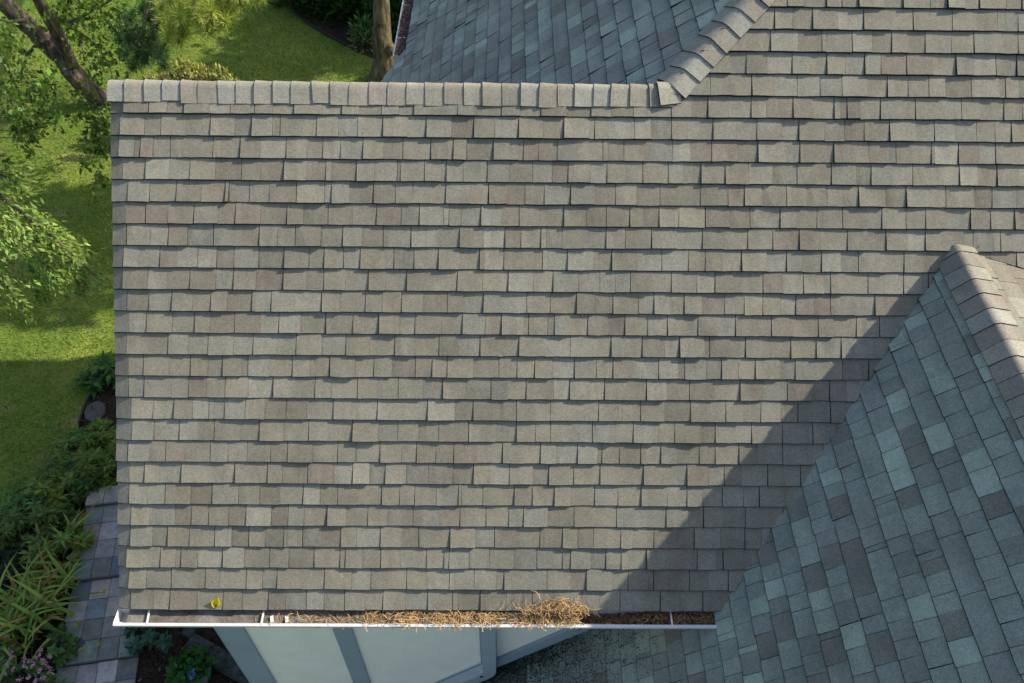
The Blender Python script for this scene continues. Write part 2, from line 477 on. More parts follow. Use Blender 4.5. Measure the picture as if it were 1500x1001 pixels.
tile_section(0, 1, .276, GZ + .24, 8 * .276)
mb = MB()                                                        # mortar bed and risers of the steps
def bedblock(a0, a1, zt):
    c2 = P0 + PA * (a0 + a1) / 2 + PB * .49
    box(mb, (c2[0], c2[1], (zt + GZ - .3) / 2), (*(PB * .488), 0), (*(PA * (a1 - a0) / 2), 0), (0, 0, (zt - GZ + .3) / 2), (.10, .10, .095))
bedblock(-2.2, -.004, GZ - .002); bedblock(.002, 4 * .276 - .002, GZ + .068); bedblock(4 * .276 + .002, 8 * .276 - .002, GZ + .138); bedblock(8 * .276 + .002, 9 * .276, GZ + .208)
mb.build('mortar_bed', M['tone'], path)
mb = MB()                                                        # small blue diamond inlay
c2 = P0 + PA * .245 + PB * .235
dx, dy = PB * .085, PA * .085
mb.add([(*(c2 + dx), GZ + .106), (*(c2 + dy), GZ + .106), (*(c2 - dx), GZ + .106), (*(c2 - dy), GZ + .106),
        (*(c2 + dx), GZ + .09), (*(c2 + dy), GZ + .09), (*(c2 - dx), GZ + .09), (*(c2 - dy), GZ + .09)],
       [(0, 1, 2, 3), (0, 4, 5, 1), (1, 5, 6, 2), (2, 6, 7, 3), (3, 7, 4, 0)], (.05, .07, .11))
o = mb.build('inlay_stone', M['slate'], path); o['label'] = 'small dark blue diamond shaped inlay stone'

# ------------------------------------------------------------------ house
house = empty('house', (3.0, 0, GZ))
tag(house, 'pale house under a steep weathered grey brown asphalt shingle roof', 'house')

def deck(name, pl, poly, th=.03, label=None):
    mb = MB(); poly = poly if area2(poly) < 0 else poly[::-1]; n = len(poly)
    mb.add([pl.w(u, t, -.008) for u, t in poly] + [pl.w(u, t, -.008 - th) for u, t in poly],
           [tuple(range(n)), tuple(range(2 * n - 1, n - 1, -1))] + [(i, n + i, n + (i + 1) % n, (i + 1) % n) for i in range(n)], (.05, .05, .05))
    o = mb.build(name, M['deck'], house)
    if label: o['label'] = label
    return o
vE = valley(SE)
s_front = deck('roof_slope', FRONT, [(.09, .02), (XH, .02), (XH + 2.40 * sA / tC, -2.40), (UR, -2.40), (UR, SG + TR * (UR - XG) / sA), (XG, SG), (vE, SE - .015), (.09, SE - .015)], label='broad sunlit front slope facing the camera')
yv = lambda t: -(ZG - t * sB) / tA
tv = (ZG - ZE) / sB
s_gab = deck('roof_slope', GLEFT, [(-ZG / tA, 0), (5.2, 0), (5.2, TEND), (-YW, TEND), (-YW, tv), (yv(tv), tv)], label='shaded slope of the side gable')
s_sun = deck('roof_slope', GRIGHT, [(-5.2, 0), (ZG / tA, 0), (ZG / tA - sR / tA * -0 - 16 * E * sR / tA, 16 * E), (-5.2, 16 * E)], label='shallow sunny slope of the side gable')
def hp(x, y): return (-y, (XL0 - x) / cC)
q = tC / tA
s_hip = deck('roof_slope', HIP, [hp(XH, 0), hp(6.06, q * (6.06 - XH)), hp(1.46, 6.12), hp(1.46, 3.33), hp(1.14, 2.86), hp(1.14, q * (XH - 1.14))], label='shaded hip slope behind the small ridge')
# rear slope of the wing, main rear slope (both face away)
REAR = Plane((0, 0, 0), (-1, 0, 0), (0, cA, -sA))
deck('roof_slope', REAR, [(0, .02), (-XH, .02), (-1.14, q * (XH - 1.14) / cA), (-.95, 2.4 / cA * .98), (0, 2.4 / cA * .98)], label='rear slope of the wing')
zr = tC * (6.06 - XH); 
dn = math.hypot(4.37, zr + tC * (XH - 1.46)); RD = Plane((0, 1.75, zr), (-1, 0, 0), (0, 4.37 / dn, -(zr + tC * (XH - 1.46)) / dn))
deck('roof_slope', RD, [(-6.06, 0), (-UR, 0), (-UR, dn), (-1.46, dn)], label='rear slope of the main roof')

SLOPES = {'front': s_front, 'gable': s_gab, 'sunny': s_sun, 'hip': s_hip}
order = sorted(range(len(UNITS)), key=lambda i: -UNITS[i][0])
chosen = set(order[:300])
rest = MB()
for i, (ar, pid, mb) in enumerate(UNITS):
    if i in chosen and ar > 0: mb.build('shingle', M['shingle'], SLOPES[pid])
    else: rest.merge(mb)
o = rest.build('shingles', M['shingle'], house); tag(o, 'remaining asphalt shingles of the roof', kind='stuff')

# ridge and hip caps: bent pieces lapped one over the next
def cap(A, T, D1, D2, w1, w2, ln, tone, two_r=.05, h0=.003, h1=.013, skew=0, parent=None):
    A, T, D1, D2 = [np.array(x, float) for x in (A, T, D1, D2)]
    T = T / np.linalg.norm(T)
    Nn = -(D1 + D2); Nn /= np.linalg.norm(Nn)
    N1 = np.cross(T, D1); N1 *= np.sign(N1 @ Nn); N2 = np.cross(T, D2); N2 *= np.sign(N2 @ Nn)
    prof = []
    r = two_r
    for s in np.linspace(w1, r, 3): prof.append((D1 * s, N1))
    for s in (.25, .5, .75):
        b = (1 - s) ** 2 * D1 * r + s ** 2 * D2 * r; nn = (1 - s) * N1 + s * N2; prof.append((b + Nn * .004, nn / np.linalg.norm(nn)))
    for s in np.linspace(r, w2, 3): prof.append((D2 * s, N2))
    n = len(prof); vs = []
    for end, hh in ((0, h1), (1, h0)):
        for i, (p, nn) in enumerate(prof):
            jj = skew * (i / (n - 1) - .5)
            vs.append(A + T * (ln * end + (jj if end == 0 else 0)) + p + nn * (hh + random.gauss(0, .0005)))
    for end, hh in ((0, h1), (1, h0)):
        for i, (p, nn) in enumerate(prof):
            jj = skew * (i / (n - 1) - .5)
            vs.append(A + T * (ln * end + (jj if end == 0 else 0) - (.003 if end == 0 else 0)) + p * (1.0 + .004 / max(.03, np.linalg.norm(p))) - nn * .003)
    top = [(i, i + 1, n + i + 1, n + i) for i in range(n - 1)]
    fs = list(top); cs = [tone] * len(top)
    side = [(i, 2 * n + i, 2 * n + i + 1, i + 1) for i in range(n - 1)] + [(0, n, 3 * n, 2 * n), (n - 1, 3 * n - 1, 4 * n - 1, 2 * n - 1)]
    fs += side; cs += [DARK] * len(side)
    mb = MB(); mb.add(vs[:2 * n], top, tone); mb.add(vs, side, DARK)
    a = np.array(vs); f = top[0]; nrm = np.cross(a[f[1]] - a[f[0]], a[f[2]] - a[f[0]])
    if nrm @ N1 < 0: mb.f = [x[::-1] for x in mb.f]
    o = mb.build('ridge_cap', M['shingle'], parent or house)
    me = o.data; sm = np.zeros(len(me.polygons), bool); sm[:n - 1] = True; me.polygons.foreach_set('use_smooth', sm)
    return o
CT = [(.325, .305, .262), (.30, .275, .232), (.275, .243, .21), (.315, .30, .268), (.285, .26, .222)]
CT = [(r * .94, g_ * .97, b * .95) for r, g_, b in CT]
x = 0.0; i = 0
while x < 3.55:
    ln = random.uniform(.112, .132) if i else .108
    t = random.choice(CT); v = random.uniform(.95, 1.05)
    wf = .132 + random.gauss(0, .004) + (.012 if i > 3 else 0)
    cap((x, 0, .018), (1, 0, 0), (0, -cA, -sA), (0, cA, -sA), wf, .14, ln + .035, tuple(c * v for c in t), .045, skew=random.gauss(0, .010), h1=.0105 + random.uniform(-.002, .004))
    x += ln; i += 1
# hip caps climbing from the end of the small ridge
HT = np.array([1.0, q, tC]); HT /= np.linalg.norm(HT)
def perp(P_N, T):                                   # down-slope direction at right angles to the hip
    d = np.cross(P_N, T); d /= np.linalg.norm(d); return d if d[2] < 0 else -d
D1 = perp(FRONT.N, HT); D2 = perp(HIP.N, HT)
mid = np.array([.93, q * .45, tC * .5]); mid /= np.linalg.norm(mid)
cap((3.57, -.004, .024), (1, .12, .1), perp(FRONT.N, np.array([1, .12, .1])), (0.05, cA, -sA), .14, .12, .14, CT[0], .045, h1=.022)
s = .0
for i in range(18):
    t = random.choice(CT); v = random.uniform(.93, 1.03)
    cap(np.array([XH, 0, .024]) + HT * s, HT, D1, D2, .135, .14, .175, tuple(c * v for c in t), .05, skew=random.gauss(0, .010), h0=.004, h1=.015 + random.uniform(-.002, .004))
    s += .131
# gable ridge caps, lapped towards the street
y = -SG * cA - .05
ys = [y - .02]
while ys[-1] > -5.1: ys.append(ys[-1] - .128)
for i, yy in enumerate(ys):
    t = random.choice(CT); v = random.uniform(.95, 1.05)
    cap((XG, yy, ZG + .034), (0, 1, 0), (-cB, 0, -sB), (cR, 0, -sR), .15, .135, (.16 if i else .07), tuple(c * v for c in t), .04, skew=random.gauss(0, .010), h0=.002, h1=.0075 + random.uniform(-.001, .003))
# nails left in the caps and courses
def nail(px, py):
    d = ray(px, py); n = FRONT.N; tt = -(CP @ n) / (d @ n); P = CP + d * tt + n * .014
    mb = MB(); tube(mb, [P - n * .004, P + n * .003], .005, 6, (.12, .04, .03)); mb.build('nail_head', M['tone'], s_front)
for q_ in ((1375, 363), (1431, 362)): nail(*q_)

# walls
def prism(mb, poly_yz, x0, x1, col=(1, 1, 1), mi=0):
    n = len(poly_yz)
    mb.add([(x0, y, z) for y, z in poly_yz] + [(x1, y, z) for y, z in poly_yz],
           [tuple(range(n)), tuple(range(2 * n - 1, n - 1, -1))] + [((i + 1) % n, i, n + i, n + (i + 1) % n) for i in range(n)], col, mi)
XC = .37
mb = MB(); zt = lambda y: -abs(y) * tA - .075
prism(mb, [(YW, GZ - .2), (YW, zt(YW)), (0, zt(0)), (1.95, zt(1.95)), (1.95, GZ - .2)], XC, 3.5)
mb.build('wall', M['stucco'], house)
mb = MB(); abox(mb, 1.95, 8.0, -2.0, 5.75, GZ - .2, -2.62); mb.build('wall', M['stucco'], house)
mb = MB(); abox(mb, 2.0, 8.0, -5.0, YW - .06, GZ - .2, -5.0); mb.build('wall', M['stucco'], house)
# timbers on the front wall
def board(x0, x1, z0, z1, th=.022, mat='trim', name='trim_board'):
    mb = MB(); abox(mb, x0, x1, YW - th, YW - .001, z0, z1); return bevel(mb.build(name, M[mat], house), .003, 1)
zroof = lambda x: ZG - tB * (XG - x)                 # gable slope height above x
board(XC - .02, .575, GZ, ZE - .09)
board(1.262, 1.412, GZ, ZE - .09)
board(2.40, 2.535, zroof(2.5) + .02, ZE - .09, .020)
mb = MB(); abox(mb, XC - .021, XC - .001, YW - .022, YW + .15, GZ, ZE - .1); mb.build('trim_board', M['trim'], house)
# sloping skirt board where the gable roof meets the wall
def slope_board(x0, x1, off0, off1, th, mat, name):
    d = np.array([cB, 0, sB]); n = np.array([-sB, 0, cB])
    a = np.array([x0, 0, zroof(x0)]); b = np.array([x1, 0, zroof(x1)]); mbb = MB()
    vs = []
    for yy in (YW - th, YW - .001):
        for p_, o_ in ((a, off0), (b, off0), (b, off1), (a, off1)): r = p_ + n * o_; vs.append((r[0], yy, r[2]))
    mbb.add(vs, [(0, 1, 2, 3), (7, 6, 5, 4), (0, 4, 5, 1), (1, 5, 6, 2), (2, 6, 7, 3), (3, 7, 4, 0)])
    return bevel(mbb.build(name, M[mat], house), .003, 1)
slope_board(1.6, 3.6, .0, .145, .026, 'trim', 'trim_board')
# soffit and fascia
mb = MB(); abox(mb, .03, 4.0, YE + .035, YW - .03, ZE - .075, ZE - .06); mb.build('soffit', M['white'], house)
mb = MB(); abox(mb, .03, 3.99, YE + .012, YE + .032, ZE - .16, ZE - .035); mb.build('fascia', M['white'], house)
# rake board following the gable end
mb = MB()
for yy0, yy1 in ((YE + .03, 0), (2.35, 0)):
    z0 = -abs(yy0) * tA
    mb.add([(.03, yy0, z0 - .06), (.03, yy1, -.06), (.03, yy1, -.2), (.03, yy0, z0 - .2), (.055, yy0, z0 - .06), (.055, yy1, -.06), (.055, yy1, -.2), (.055, yy0, z0 - .2)],
           [(0, 1, 2, 3), (7, 6, 5, 4), (0, 4, 5, 1), (2, 6, 7, 3), (0, 3, 7, 4), (1, 5, 6, 2)])
mb.build('rake_board', M['white'], house)

# gutter: K-style trough swept along the eave
def gutter(x0, x1, yb, zt_, sgn=-1, axis='x', name='gutter', lip=.02):
    prof = [(0, 0), (0, -.095), (.068, -.095), (.082, -.07), (.082, -.05), (.122, -.018), (.122, .002), (.122 - lip, .004), (.122 - lip, -.006), (.114, -.010), (.114, -.016), (.076, -.047), (.076, -.068), (.064, -.089), (.004, -.089), (.004, 0)]
    mbb = MB(); n = len(prof)
    def P(a, d, z): return (a, yb + sgn * d, zt_ + z) if axis == 'x' else (yb + sgn * d, a, zt_ + z)
    vs = [P(x0, d, z) for d, z in prof] + [P(x1, d, z) for d, z in prof]
    fs = [(i, (i + 1) % n, n + (i + 1) % n, n + i) for i in range(n)]
    mbb.add(vs, fs)
    return mbb
YB, ZT = YE + .010, ZE - .022
mb = gutter(-.012, 4.06, YB, ZT)
gut = mb.build('gutter', M['white'], house); gut['label'] = 'white gutter along the front eave'
mb = MB()
endp = [(0, 0), (0, -.095), (.068, -.095), (.082, -.07), (.082, -.05), (.122, -.018), (.122, .002), (.10, .01)]
n = len(endp); mb.add([(-.014, YB - d, ZT + z) for d, z in endp] + [(-.010, YB - d, ZT + z) for d, z in endp],
                      [tuple(range(n)), tuple(range(2 * n - 1, n - 1, -1))] + [(i, (i + 1) % n, n + (i + 1) % n, n + i) for i in range(n)])
mb.build('end_cap', M['white'], gut)
for hx, tilt in ((.205, .02), (.972, .004), (2.472, 0), (3.034, 0), (3.722, .0)):
    mb = MB(); box(mb, (hx, YB - .058, ZT + .004), (.006, 0, 0), (tilt * .3, -.054, 0), (0, 0, .0022)); mb.build('hanger', M['strap'], gut)
for hx in (1.035, 1.135):                             # short white scraps on the screen
    mb = MB(); box(mb, (hx, YB - .075 + random.uniform(-.006, .006), ZT - .001), (.010, .004, 0), (.006, -.022, 0), (0, 0, .002)); mb.build('clip', M['strap'], gut)
mb = MB(); mb.add([(.06, YB - .006, ZT - .012), (3.10, YB - .006, ZT - .012), (3.10, YB - .108, ZT - .016), (.06, YB - .108, ZT - .016),
                   (.06, YB - .006, ZT - .016), (3.10, YB - .006, ZT - .016), (3.10, YB - .108, ZT - .020), (.06, YB - .108, ZT - .020)],
                  [(3, 2, 1, 0), (4, 5, 6, 7), (0, 1, 5, 4), (1, 2, 6, 5), (2, 3, 7, 6), (3, 0, 4, 7)])
mb.build('gutter_guard', M['guard'], gut)
for dd in (.062, .085):
    mb = MB(); tube(mb, [(1.9, YB - dd, ZT - .009), (3.09, YB - dd, ZT - .009)], .0018, 5); mb.build('guard_wire', M['strap'], gut)

# downspout: outlet under the gutter, down the wall, elbow, then along the gable roof
mb = MB(); xd = 2.475; yd = YW - .065
xe = 2.475; ze = zroof(xe) + .20
ppts = [(xd, yd, ZT - .10), (xd, yd, ze + .06)]
for a in np.linspace(0, 1, 6):
    th = a * (math.pi / 2 - 0) 
    p0 = np.array([xd, yd, ze + .06]); p1 = np.array([xd, yd, ze - .03]); p2 = np.array([xd, yd, ze - .03]) + np.array([-cB, 0, -sB]) * .08
    ppts.append(tuple((1 - a) ** 2 * p0 + 2 * a * (1 - a) * p1 + a * a * p2))
ppts += [tuple(np.array(ppts[-1]) + np.array([-cB, 0, -sB]) * 2.2)]
def rect_tube(mbb, pts, hx, hy):
    vs = []; k = len(pts); pts = [np.array(p_) for p_ in pts]
    for i in range(k):
        t = pts[min(i + 1, k - 1)] - pts[max(i - 1, 0)]; t = t / np.linalg.norm(t); yv_ = np.array([0, 1., 0]); xx = np.cross(yv_, t); xx /= np.linalg.norm(xx)
        r = .012
        for sx, sy in ((-1, -1), (1, -1), (1, 1), (-1, 1)):
            vs.append(pts[i] + xx * (hx - r) * sx + yv_ * hy * sy if True else 0)
    fs = []
    for i in range(k - 1):
        for j in range(4): fs.append((i * 4 + j, i * 4 + (j + 1) % 4, i * 4 + 4 + (j + 1) % 4, i * 4 + 4 + j))
    fs += [(3, 2, 1, 0), tuple((k - 1) * 4 + j for j in range(4))]
    mbb.add(vs, fs)
rect_tube(mb, ppts, .068, .042)
dsp = bevel(mb.build('downspout', M['pipe'], house), .012, 3)
mb = MB(); e1 = np.array(ppts[-2]) + np.array([sB, 0, -cB]) * -.035; tube(mb, [e1 + (0.01, -.036, 0), e1 + (0.01, -.05, 0)], .012, 8, (.01, .01, .01)); mb.build('strap_hole', M['tone'], dsp)

# gutter of the hip slope behind
def xz_hip(x): return tC * (x - XH)
mb = gutter(3.36, 6.12, 1.475, xz_hip(1.46) - .02, -1, 'y', lip=.016)
mb.f = [f[::-1] for f in mb.f]
g2 = mb.build('gutter', M['white'], house); g2['label'] = 'white gutter of the hip slope behind the ridge'
mb = MB(); n = len(endp); mb.add([(1.475 - d, 3.356, xz_hip(1.46) - .02 + z) for d, z in endp] + [(1.475 - d, 3.360, xz_hip(1.46) - .02 + z) for d, z in endp],
       [tuple(range(n)), tuple(range(2 * n - 1, n - 1, -1))] + [(i, (i + 1) % n, n + (i + 1) % n, n + i) for i in range(n)]); mb.build('end_cap', M['white'], g2)
for yy in (3.75, 4.5, 5.2):
    mb = MB(); box(mb, (1.475 - .06, yy, xz_hip(1.46) - .016), (.055, 0, 0), (0, .008, 0), (0, 0, .002)); mb.build('hanger', M['strap'], g2)
mb = MB(); abox(mb, 1.50, 1.52, 3.0, 6.0, xz_hip(1.46) - .16, xz_hip(1.46) - .03); mb.build('fascia', M['white'], house)

# ------------------------------------------------------------------ litter in the gutters
def strands(cen, ln, wd, flat=.75, bend=.5):
    N = len(cen); d = rng.normal(size=(N, 3)); d[:, 2] *= 1 - flat; d = unit(d); sd = unit(np.cross(d, rng.normal(size=(N, 3)) * .4 + [0, 0, 1.]))
    l = ln * (1 + .3 * rng.normal(size=(N, 1))).clip(.4, 1.6); b = sd * l * bend * rng.normal(size=(N, 1)) * .25 + np.array([0, 0, 1.]) * l * .10 * rng.normal(size=(N, 1))
    ps = [cen - d * l / 2, cen - d * l / 6 + b, cen + d * l / 6 + b, cen + d * l / 2]
    up = unit(np.cross(sd, d)) 
    out = []
    for i in range(3): 
        out.append(np.stack([ps[i] - sd * wd / 2, ps[i + 1] - sd * wd / 2, ps[i + 1] + sd * wd / 2, ps[i] + sd * wd / 2], 1))
    return np.concatenate(out, 0), N
def straw(name, cen, ln, wd, base, label, cat=None, **kw):
    q_, N = strands(cen, ln, wd, **kw); c = tones(N, base, .38, .06)
    o = cloud(name, q_, np.concatenate([c, c, c], 0), M['straw']); tag(o, label, cat, kind='stuff'); return o
N1 = 1450
fx = rng.random(N1) ** .9
xs = 1.66 + 1.43 * fx
keep = (np.sin(xs * 9.1) + np.sin(xs * 23 + 1) * .6 + rng.normal(size=N1) * 1.1) > -.9
xs = xs[keep]
cen = np.stack([xs, YB - .012 - .098 * rng.random(len(xs)) ** 1.3, ZT + .001 + .020 * rng.random(len(xs)) ** 1.5], 1)
k2 = 330                                              # heap spilling up on to the lowest course
hx = 2.94 + .115 * rng.normal(size=k2); hv = np.abs(rng.normal(size=k2)) * .036 * (.4 + .8 * np.abs(np.sin(hx * 31)))
c2 = np.stack([hx, YE + hv * cA - .03, ZE + hv * sA + .018 + .015 * rng.random(k2)], 1)
k3 = 120
c3 = np.stack([.9 + .8 * rng.random(k3) ** .6, YB - .02 - .08 * rng.random(k3), np.full(k3, ZT - .006)], 1)
straw('pine_straw', np.concatenate([cen, c2, c3], 0), .075, .0032, (.42, .285, .14), 'dry tan pine needles heaped on the gutter screen and spilling over the eave', 'pine needles')
N2 = 1700
xs = 3.10 + .94 * rng.random(N2)
prof = np.clip((xs - 3.10) / .5, 0, 1)
cen = np.stack([xs, YB - .010 - (.05 + .05 * rng.random(N2)) * rng.random(N2) , ZT - .075 + .075 * prof * rng.random(N2) ** .5], 1)
straw('leaf_litter', cen, .035, .006, (.25, .155, .08), 'wet brown leaf litter clogging the open end of the gutter', 'leaf litter', flat=.4)
N3 = 500
cen = np.stack([1.475 - .02 - .07 * rng.random(N3), 3.37 + 2.3 * rng.random(N3), np.full(N3, xz_hip(1.46) - .03) + .02 * rng.random(N3)], 1)
straw('leaf_litter', cen, .06, .012, (.16, .10, .065), 'brown leaf litter lying in the far gutter behind the ridge', 'leaf litter', flat=.6)

# moss thickened towards the wall to paint in the shade under the eave
NM = 70000
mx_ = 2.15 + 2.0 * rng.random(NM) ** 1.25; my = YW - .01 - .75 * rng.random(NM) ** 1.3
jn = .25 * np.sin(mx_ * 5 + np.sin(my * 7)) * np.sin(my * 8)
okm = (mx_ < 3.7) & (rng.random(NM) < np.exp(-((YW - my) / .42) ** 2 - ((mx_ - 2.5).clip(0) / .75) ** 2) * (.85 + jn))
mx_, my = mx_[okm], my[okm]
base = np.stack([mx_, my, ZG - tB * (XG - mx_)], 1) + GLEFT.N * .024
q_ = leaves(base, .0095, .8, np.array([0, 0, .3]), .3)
o = cloud('moss_shade', q_, tones(len(base), (.026, .040, .024), .4, .1), M['straw']); tag(o, 'dark green moss thickened as painted eave shade on the low roof shingles beside the wall', 'moss_shade', kind='stuff')

# yellow leaf curled on the lowest course
d = ray(319, 881); n_ = FRONT.N; P = CP + d * (-(CP @ n_) / (d @ n_)) + n_ * .012
mb = MB(); vs = []; fs = []
for i in range(7):
    for j in range(5):
        a = i / 6 - .5; b = (j / 4 - .5); wv = .030 * math.sqrt(max(0, 1 - (2 * a) ** 2) + .02)
        vs.append(P + np.array([.35, .66, .66]) * a * .075 + np.array([.93, -.25, -.25]) * b * 2 * wv + n_ * (.03 * (abs(b) * 2) ** 2 * .6 + .018 * (a + .5)))
for i in range(6):
    for j in range(4): fs.append((i * 5 + j, i * 5 + j + 1, i * 5 + 6 + j, i * 5 + 5 + j))
mb.add(vs, fs, (.75, .62, .02)); lf = mb.build('leaf', M['leaf'], smooth=True); tag(lf, 'bright yellow curled leaf lying alone on the lowest course of shingles', 'leaf')

# ------------------------------------------------------------------ vegetation
def make_leaves(name, cen, size, base, parent, aspect=.5, droop=None, up=.6, dv=.25, mat='leaf'):
    return cloud(name, leaves(cen, size, aspect, droop, up), tones(len(cen), base, dv), M[mat], parent)
def blob(c, r, n, squash=(1, 1, 1)):
    v = unit(rng.normal(size=(n, 3))) * (rng.random((n, 1)) ** .45) * r; return v * np.array(squash) + np.array(c)

# --- leaning tree, upper left
YT = 11.4
tb_ = g(152, 152)
P1 = on(112, 112, 1, YT); P2 = on(90, 84, 1, YT); P3 = on(67, 63, 1, YT); P4 = on(40, 37, 1, YT); P5 = on(13, 12, 1, YT); P6 = on(-60, -60, 1, YT)
t1 = empty('leaning_tree', tb_); tag(t1, 'leaning tree with furrowed brown forked trunk and small drooping leaves over the lawn', 'tree')
mb = MB()
def bez(pts, k):
    pts = [np.array(p_) for p_ in pts]; out = []
    for i in range(len(pts) - 1):
        p0 = pts[max(i - 1, 0)]; p1, p2 = pts[i], pts[i + 1]; p3 = pts[min(i + 2, len(pts) - 1)]
        for j in range(k):
            t = j / k; out.append(.5 * ((2 * p1) + (-p0 + p2) * t + (2 * p0 - 5 * p1 + 4 * p2 - p3) * t * t + (-p0 + 3 * p1 - 3 * p2 + p3) * t ** 3))
    out.append(pts[-1]); return out
pp = bez([tb_, P1, P2, P3, P4, P5, P6], 4); tube(mb, pp, list(np.linspace(.225, .15, len(pp))), 12, lump=.16)
F1 = on(103, 95, 1, YT - .05); F2 = on(92, 66, 1, YT - .2); F3 = on(78, 38, 1, YT - .3); F4 = on(59, 4, 1, YT - .4); F5 = on(20, -70, 1, YT - .8)
pp = bez([F1, F2, F3, F4, F5], 4); tube(mb, pp, list(np.linspace(.15, .11, len(pp))), 10, lump=.16)
trunk1 = mb.build('trunk', M['bark'], t1, smooth=True)
LIMBS = [[(78, 20), (95, 35), (120, 50), (145, 68), (160, 95), (167, 118)], [(120, 50), (118, 68), (125, 85), (140, 100)], [(95, 35), (120, 25), (150, 8), (180, -10)],
         [(40, 30), (15, 32), (-10, 28)], [(60, 60), (40, 80), (30, 110), (35, 140)], [(-10, 60), (10, 100), (30, 140), (45, 185)], [(95, 35), (95, 15), (110, -10)]]
mb = MB()
for L in LIMBS:
    pts = [on(a, b, 1, YT - .2 - .12 * i) for i, (a, b) in enumerate(L)]
    tube(mb, pts, list(np.linspace(.045, .012, len(pts))), 6)
mb.build('branch', M['bark'], t1)
CL = []
def pxblob(px, py, r, n, dist, dz=1.0):
    c = at(px, py, dist); k = dist / FPX * r
    CL.append(blob(c, k, n, (1, 1.3, 1)))
for L in LIMBS:
    for a, b in L: pxblob(a + random.uniform(-8, 8), b + random.uniform(-8, 8), 24, 60, random.uniform(17, 20))
for px, py, r, n in ((20, 60, 40, 150), (120, 20, 38, 260), (165, 30, 36, 230), (190, 55, 22, 70), (150, 65, 32, 150), (15, 110, 40, 260), (55, 110, 36, 220), (35, 145, 40, 260), (80, 150, 36, 170),
                     (60, 180, 22, 90), (45, 205, 16, 40), (25, 175, 26, 110), (95, 115, 26, 70), (150, 150, 30, 280), (135, 130, 25, 120), (155, 180, 22, 200), (140, 200, 22, 130), (155, 225, 20, 130), (135, 240, 14, 60), (150, 262, 15, 60), (138, 280, 8, 22), (132, 297, 6, 12),
                     (38, 165, 26, 240), (52, 190, 16, 140), (45, 225, 10, 50), (142, 185, 16, 160), (148, 215, 16, 160), (140, 255, 9, 50), (120, 165, 18, 90), (8, 240, 14, 50), (5, 265, 10, 30), (150, 110, 26, 130), (175, 90, 26, 100), (100, 5, 36, 160), (55, 40, 20, 30), (10, 10, 30, 80)):
    for _ in range(3):
        pxblob(px + random.gauss(0, r * .4), py + random.gauss(0, r * .4), r * .5, n // 3, random.uniform(15.5, 19))
cen = np.concatenate(CL)
def seg_d(px, py, a, b):
    a, b = np.array(a, float), np.array(b, float); p_ = np.stack([px, py], 1) - a; d_ = b - a; t = np.clip(p_ @ d_ / (d_ @ d_), 0, 1); return np.linalg.norm(p_ - t[:, None] * d_, axis=1)
X = cen - CP; zc_ = X @ CF; ax_ = 750 + FPX * (X @ CR) / zc_; ay_ = 500.5 - FPX * (X @ CU) / zc_
near = np.minimum.reduce([seg_d(ax_, ay_, (140, 145), (90, 84)), seg_d(ax_, ay_, (90, 84), (0, 0)), seg_d(ax_, ay_, (100, 90), (56, 0))]) < 14
cen = cen[(rng.random(len(cen)) < .75) & (~near | (rng.random(len(cen)) < .22))]
make_leaves('crown', cen, .085, (.075, .135, .022), t1, .62, np.array([0, 0, -.7]), .35, .35)

# --- tree off to the left whose branch tips reach in
t2 = empty('lawn_tree', (-9.6, 6.2, GZ)); tag(t2, 'leafy tree left of the lawn reaching in light green branch tips', 'tree')
mb = MB(); tube(mb, bez([(-9.6, 6.2, GZ), (-9.5, 6.1, -5), (-9.3, 6.1, -2.5), (-9.4, 6.3, .5)], 3), list(np.linspace(.2, .08, 10)), 10, lump=.1); mb.build('trunk', M['bark'], t2, smooth=True)
mb = MB(); CL = []
BR = [[(-40, 262), (0, 288), (40, 318), (75, 345), (110, 378), (145, 410)], [(40, 318), (75, 330), (105, 355), (118, 372)], [(10, 330), (35, 370), (50, 405), (55, 440)], [(40, 318), (60, 370), (75, 400), (95, 408)],
      [(-40, 380), (-5, 405), (15, 425), (28, 442)], [(-30, 300), (0, 330), (20, 360)], [(75, 345), (100, 375), (112, 398), (112, 420)], [(-30, 240), (0, 255), (25, 270)]]
for i, L in enumerate(BR):
    D0 = 13.6 + .25 * (i % 3)
    pts = [at(a, b, D0 - .05 * j) for j, (a, b) in enumerate(L)]
    root = [np.array([-9.4, 6.2, -3.2 + .2 * i])] if i in (0, 4, 5, 7) else []
    tube(mb, root + pts, list(np.linspace(.05 if root else .02, .006, len(pts) + len(root))), 5)
    pl_ = bez(pts, 8)
    for a_, b_ in zip(pl_[:-1], pl_[1:]):
        dr_ = unit(b_ - a_)
        for _ in range(3):
            tw = a_ + (b_ - a_) * random.random(); side = unit(dr_ + rng.normal(size=3) * .9 + np.array([0, 0, -.35])); lw = random.uniform(.12, .34)
            for f_ in np.linspace(.1, 1, 7): CL.append((tw + side * lw * f_ + rng.normal(size=3) * .018)[None, :])
mb.build('branch', M['bark'], t2)
for px, py, r, n in ((5, 275, 30, 260), (20, 310, 25, 160), (15, 350, 26, 160), (45, 340, 22, 110), (70, 355, 20, 90), (0, 420, 20, 60), (60, 395, 22, 70)): pxblob(px, py, r, n, random.uniform(13.2, 14.4))
CL.append(blob((-9.3, 6.2, 0), 1.8, 1200)); CL.append(blob((-9.0, 6.0, -2.5), 1.3, 500))
cen = np.concatenate(CL); make_leaves('crown', cen, .085, (.21, .31, .075), t2, .34, np.array([.7, -.3, -.6]), .5, .3)

